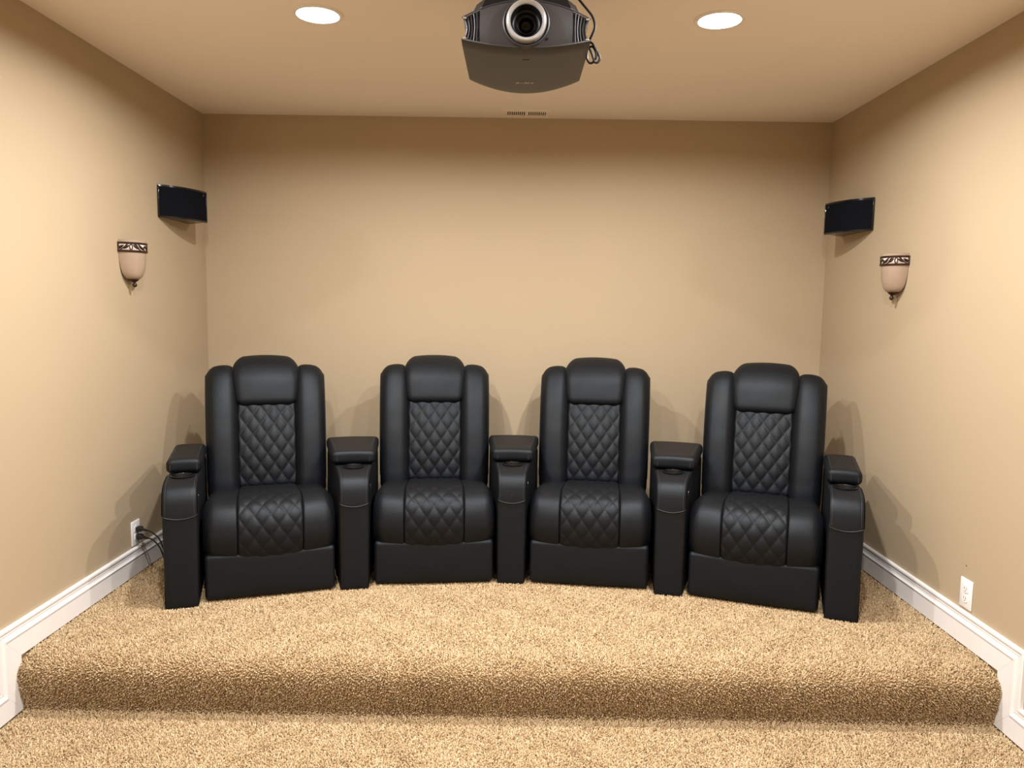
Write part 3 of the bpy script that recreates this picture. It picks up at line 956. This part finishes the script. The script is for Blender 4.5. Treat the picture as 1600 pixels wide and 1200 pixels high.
# front panel (grey), flat in the middle between the vents
XV = 0.137
V = []; F = []; xx = np.linspace(-XV, XV, 33); nz = 8
for lay, dy in ((0, 0.0), (1, 0.030)):
    for x in xx:
        for j in range(nz + 1):
            s = j / nz
            z = (bz(x) + 0.0095) * (1 - s) + (tz(x) - 0.001) * s
            y = fy(x) + 0.004 - 0.010 * math.sin(PI * s) ** 0.7 + dy
            V.append((x, y if lay == 0 else fy(x) + 0.034, z))
n1 = nz + 1; st = len(xx) * n1
for i in range(len(xx) - 1):
    for j in range(nz):
        a = i * n1 + j
        F.append((a, a + n1, a + n1 + 1, a + 1)); F.append((st + a, st + a + 1, st + a + n1 + 1, st + a + n1))
    for j in (0, nz):
        a = i * n1 + j; F.append((a, a + n1, st + a + n1, st + a))
for i in (0, len(xx) - 1):
    for j in range(nz):
        a = i * n1 + j; F.append((a, a + 1, st + a + 1, st + a))
me = mesh('front_panel', V, F)
me = boolean_cut(me, [MB().lathe([(0.0, -0.08), (0.0605, -0.08), (0.0605, 0.10), (0.0, 0.10)], 56, (0, 0, 0.0475), 'y').mesh('c', False)], 'front_panel'); me.shade_smooth(); sharpen(me, 40)
fp = obj('front_panel', me, 'proj_body', pj)
obj('sensor_window', MB().lathe([(0, 0.0), (0.0035, 0.0), (0.004, 0.002)], 16, (0.062, fy(0.062) - 0.0045, 0.0045), 'y').mesh('sensor_window'), 'proj_dark', fp)
# chrome edge trims along the face, top and bottom
for fz, nm in ((bz, 0.0095), (tz, 0.0)):
    pts = [(x, fy(x) + 0.0035, fz(x) + nm) for x in np.linspace(-HWP + 0.001, HWP - 0.001, 41)]
    mt_ = 'silver' if fz is bz else 'slat'
    obj('edge_trim', MB().tube(pts, 0.0022, 8).mesh('edge_trim'), 'slat', pj)
for sx in (-1, 1):
    for z in (bz(HWP) + 0.010, tz(HWP)):
        V, F = rbox((0.011, 0.009, 0.0045), 0.0021, (2, 2, 1))
        obj('corner_cap', mesh('corner_cap', V, F), 'silver', pj, (sx * (HWP - 0.009), 0.005, z), (0, sx * (0.14 if z < 0.03 else -0.18) , -sx * 0.15))
# vent slats left and right
for sx in (-1, 1):
    for k in range(5):
        x0 = 0.1465 + k * 0.0094
        pts = []
        for t in np.linspace(0, 1, 9):
            z = (bz(x0) + 0.011) * (1 - t) + (tz(x0) - 0.003) * t
            x = x0 - 0.0085 * math.sin(PI * t) * (k + 1) / 5
            pts.append((sx * x, fy(x0) + 0.008 + 0.001 * k, z))
        obj('vent_slat', MB().tube(pts, 0.0017, 8).mesh('vent_slat'), 'slat', pj)
    # recess cheek between panel and slats
# lens: housing, bezel, silver ring, barrel, glass
LZ = 0.0475
mb = MB().lathe([(0.069, 0.012), (0.070, -0.006), (0.0685, -0.011), (0.066, -0.012), (0.062, -0.006), (0.060, 0.004), (0.060, 0.03)], 56, (0, fy(0), LZ), 'y')
obj('lens_housing', mb.mesh('lens_housing', True, 50), 'proj_body', pj)
mb = MB().lathe([(0.0585, 0.02), (0.0595, -0.024), (0.0585, -0.029), (0.0555, -0.031), (0.0480, -0.026), (0.0465, -0.022), (0.0465, 0.01)], 56, (0, fy(0), LZ), 'y')
lr = obj('lens_ring', mb.mesh('lens_ring', True, 50), 'silver', pj)
mb = MB().lathe([(0.0467, -0.021), (0.0445, -0.010), (0.040, 0.006), (0.036, 0.008), (0.0345, 0.010), (0.031, 0.018), (0.026, 0.020), (0.0245, 0.017), (0.0225, 0.017), (0.0215, 0.030), (0, 0.031)], 56, (0, fy(0), LZ), 'y')
obj('lens_barrel', mb.mesh('lens_barrel', True, 40), 'proj_dark', pj)
mb = MB().lathe([(0.0, 0.010), (0.008, 0.0108), (0.015, 0.0132), (0.0205, 0.0170), (0.0222, 0.020), (0.0, 0.024)], 48, (0, fy(0), LZ), 'y')
obj('lens_glass', mb.mesh('lens_glass', True, 60), 'lens', pj)
mb = MB().lathe([(0.0245, 0.016), (0.0258, 0.0145), (0.0268, 0.016)], 48, (0, fy(0), LZ), 'y')
obj('lens_collar', mb.mesh('lens_collar'), 'slat', pj)
# top plate / cradle and ceiling mount
V = []
def top_ring(hx, y0, y1, z, c=0.05):
    return [(-hx, y0 + c, z), (-hx + c * 0.6, y0, z), (hx - c * 0.6, y0, z), (hx, y0 + c, z), (hx, y1 - c, z), (hx - c, y1, z), (-hx + c, y1, z), (-hx, y1 - c, z)]
me = mesh('cradle', *loft([top_ring(0.165, 0.006, 0.38, 0.080), top_ring(0.162, 0.004, 0.38, 0.102), top_ring(0.150, 0.010, 0.37, 0.128), top_ring(0.11, 0.03, 0.34, 0.145)]), smooth=False)
obj('cradle', me, 'proj_dark', pj)
zc_ = CEIL - 2.10
obj('mount_pole', MB().lathe([(0, 0.13), (0.022, 0.13), (0.022, zc_ - 0.01), (0, zc_ - 0.01)], 24, (0, 0.19, 0)).mesh('mount_pole'), 'proj_dark', pj)
obj('mount_plate', MB().lathe([(0, zc_), (0.07, zc_), (0.072, zc_ - 0.006), (0.066, zc_ - 0.014), (0.0, zc_ - 0.014)], 32, (0, 0.19, 0)).mesh('mount_plate'), 'proj_dark', pj)
# cover details: hairline latch and the printed name
yl = 0.075
obj('latch', box_mesh('latch', (-0.009, yl - 0.0015, bz(0) - 0.0008), (0.012, yl + 0.0015, bz(0) + 0.002), 0.0004), 'proj_dark', cov)

def ribbon(mb, pts, hwd):
    """flat stroke through 2D points, extruded 0.6 mm"""
    P = [Vector((p[0], p[1])) for p in pts]
    for a, b in zip(P[:-1], P[1:]):
        d = (b - a).normalized(); n = Vector((-d.y, d.x)) * hwd; e = d * hwd * 0.4
        q = [a - e + n, a - e - n, b + e - n, b + e + n]
        mb.add([(c.x, c.y, 0) for c in q] + [(c.x, c.y, 0.0006) for c in q], [(0, 1, 2, 3), (7, 6, 5, 4), (0, 4, 5, 1), (1, 5, 6, 2), (2, 6, 7, 3), (3, 7, 4, 0)])
mb = MB()
S = [(0.9, 0.72), (0.72, 0.95), (0.4, 1.0), (0.14, 0.9), (0.1, 0.7), (0.3, 0.56), (0.72, 0.46), (0.92, 0.3), (0.86, 0.1), (0.6, 0.0), (0.28, 0.04), (0.08, 0.26)]
O = [(0.5 + 0.46 * math.cos(2 * PI * k / 20), 0.5 + 0.5 * math.sin(2 * PI * k / 20)) for k in range(21)]
strokes = [(0.0, 1.0, [S, [(0.9, 0.72), (0.9, 0.98)], [(0.08, 0.26), (0.08, 0.02)]]),
           (1.28, 1.1, [O]),
           (2.62, 1.15, [[(0.15, 0.0), (0.15, 1.0)], [(0.15, 1.0), (0.85, 0.0)], [(0.85, 0.0), (0.85, 1.0)], [(0, 0), (0.3, 0)], [(0.0, 1.0), (0.2, 1.0)], [(0.7, 1.0), (1.0, 1.0)]]),
           (4.0, 1.15, [[(0.12, 1.0), (0.5, 0.45)], [(0.88, 1.0), (0.5, 0.45)], [(0.5, 0.45), (0.5, 0.0)], [(0, 1), (0.28, 1)], [(0.72, 1), (1, 1)], [(0.34, 0), (0.66, 0)]])]
LH = 0.0125; LWd = 0.0118; total = 5.15
for x0, wd, ss in strokes:
    for s_ in ss:
        ribbon(mb, [((x0 + p[0] * wd - total / 2) * LWd, (p[1] - 0.5) * LH) for p in s_], 0.0011)
lg = obj('logo', mesh('logo', mb.v, mb.f, False), 'logo', cov, (0.001, 0.312, bz(0) - 0.0004), (PI, 0, 0))

# looped cables at the projector's right side
def cable(label, pts, r):
    o_ = np.array(pts[0])
    c = catmull(pts, 0.008)
    o = obj('cable', MB().tube([tuple(p - o_) for p in c], r, 8).mesh('cable'), 'cable'); o.location = pts[0]
    return tag(o, label, 'cable', 'cables hanging beside the projector')
cable('black cable running down from the ceiling beside the projector', [(0.115, -1.93, CEIL - 0.001), (0.135, -1.99, 2.36), (0.165, -2.05, 2.30), (0.21, -2.05, 2.25), (0.231, -2.05, 2.225), (0.240, -2.05, 2.200), (0.238, -2.05, 2.181), (0.229, -2.045, 2.162), (0.226, -2.02, 2.15), (0.224, -1.95, 2.145), (0.222, -1.88, 2.14), (0.217, -1.84, 2.135)], 0.0038)
cable('black looped cable bundle hanging low beside the projector', [(0.221, -1.97, 2.160), (0.228, -2.02, 2.156), (0.236, -2.05, 2.14), (0.245, -2.05, 2.125), (0.255, -2.05, 2.108), (0.2585, -2.05, 2.096), (0.252, -2.05, 2.085), (0.243, -2.05, 2.086), (0.2385, -2.05, 2.097), (0.232, -2.048, 2.115), (0.224, -2.042, 2.130),
       (0.219, -2.04, 2.118), (0.2195, -2.04, 2.098), (0.228, -2.043, 2.085), (0.238, -2.046, 2.087), (0.246, -2.05, 2.098), (0.247, -2.05, 2.112), (0.238, -2.04, 2.135), (0.229, -1.99, 2.150), (0.222, -1.93, 2.155)], 0.0036)
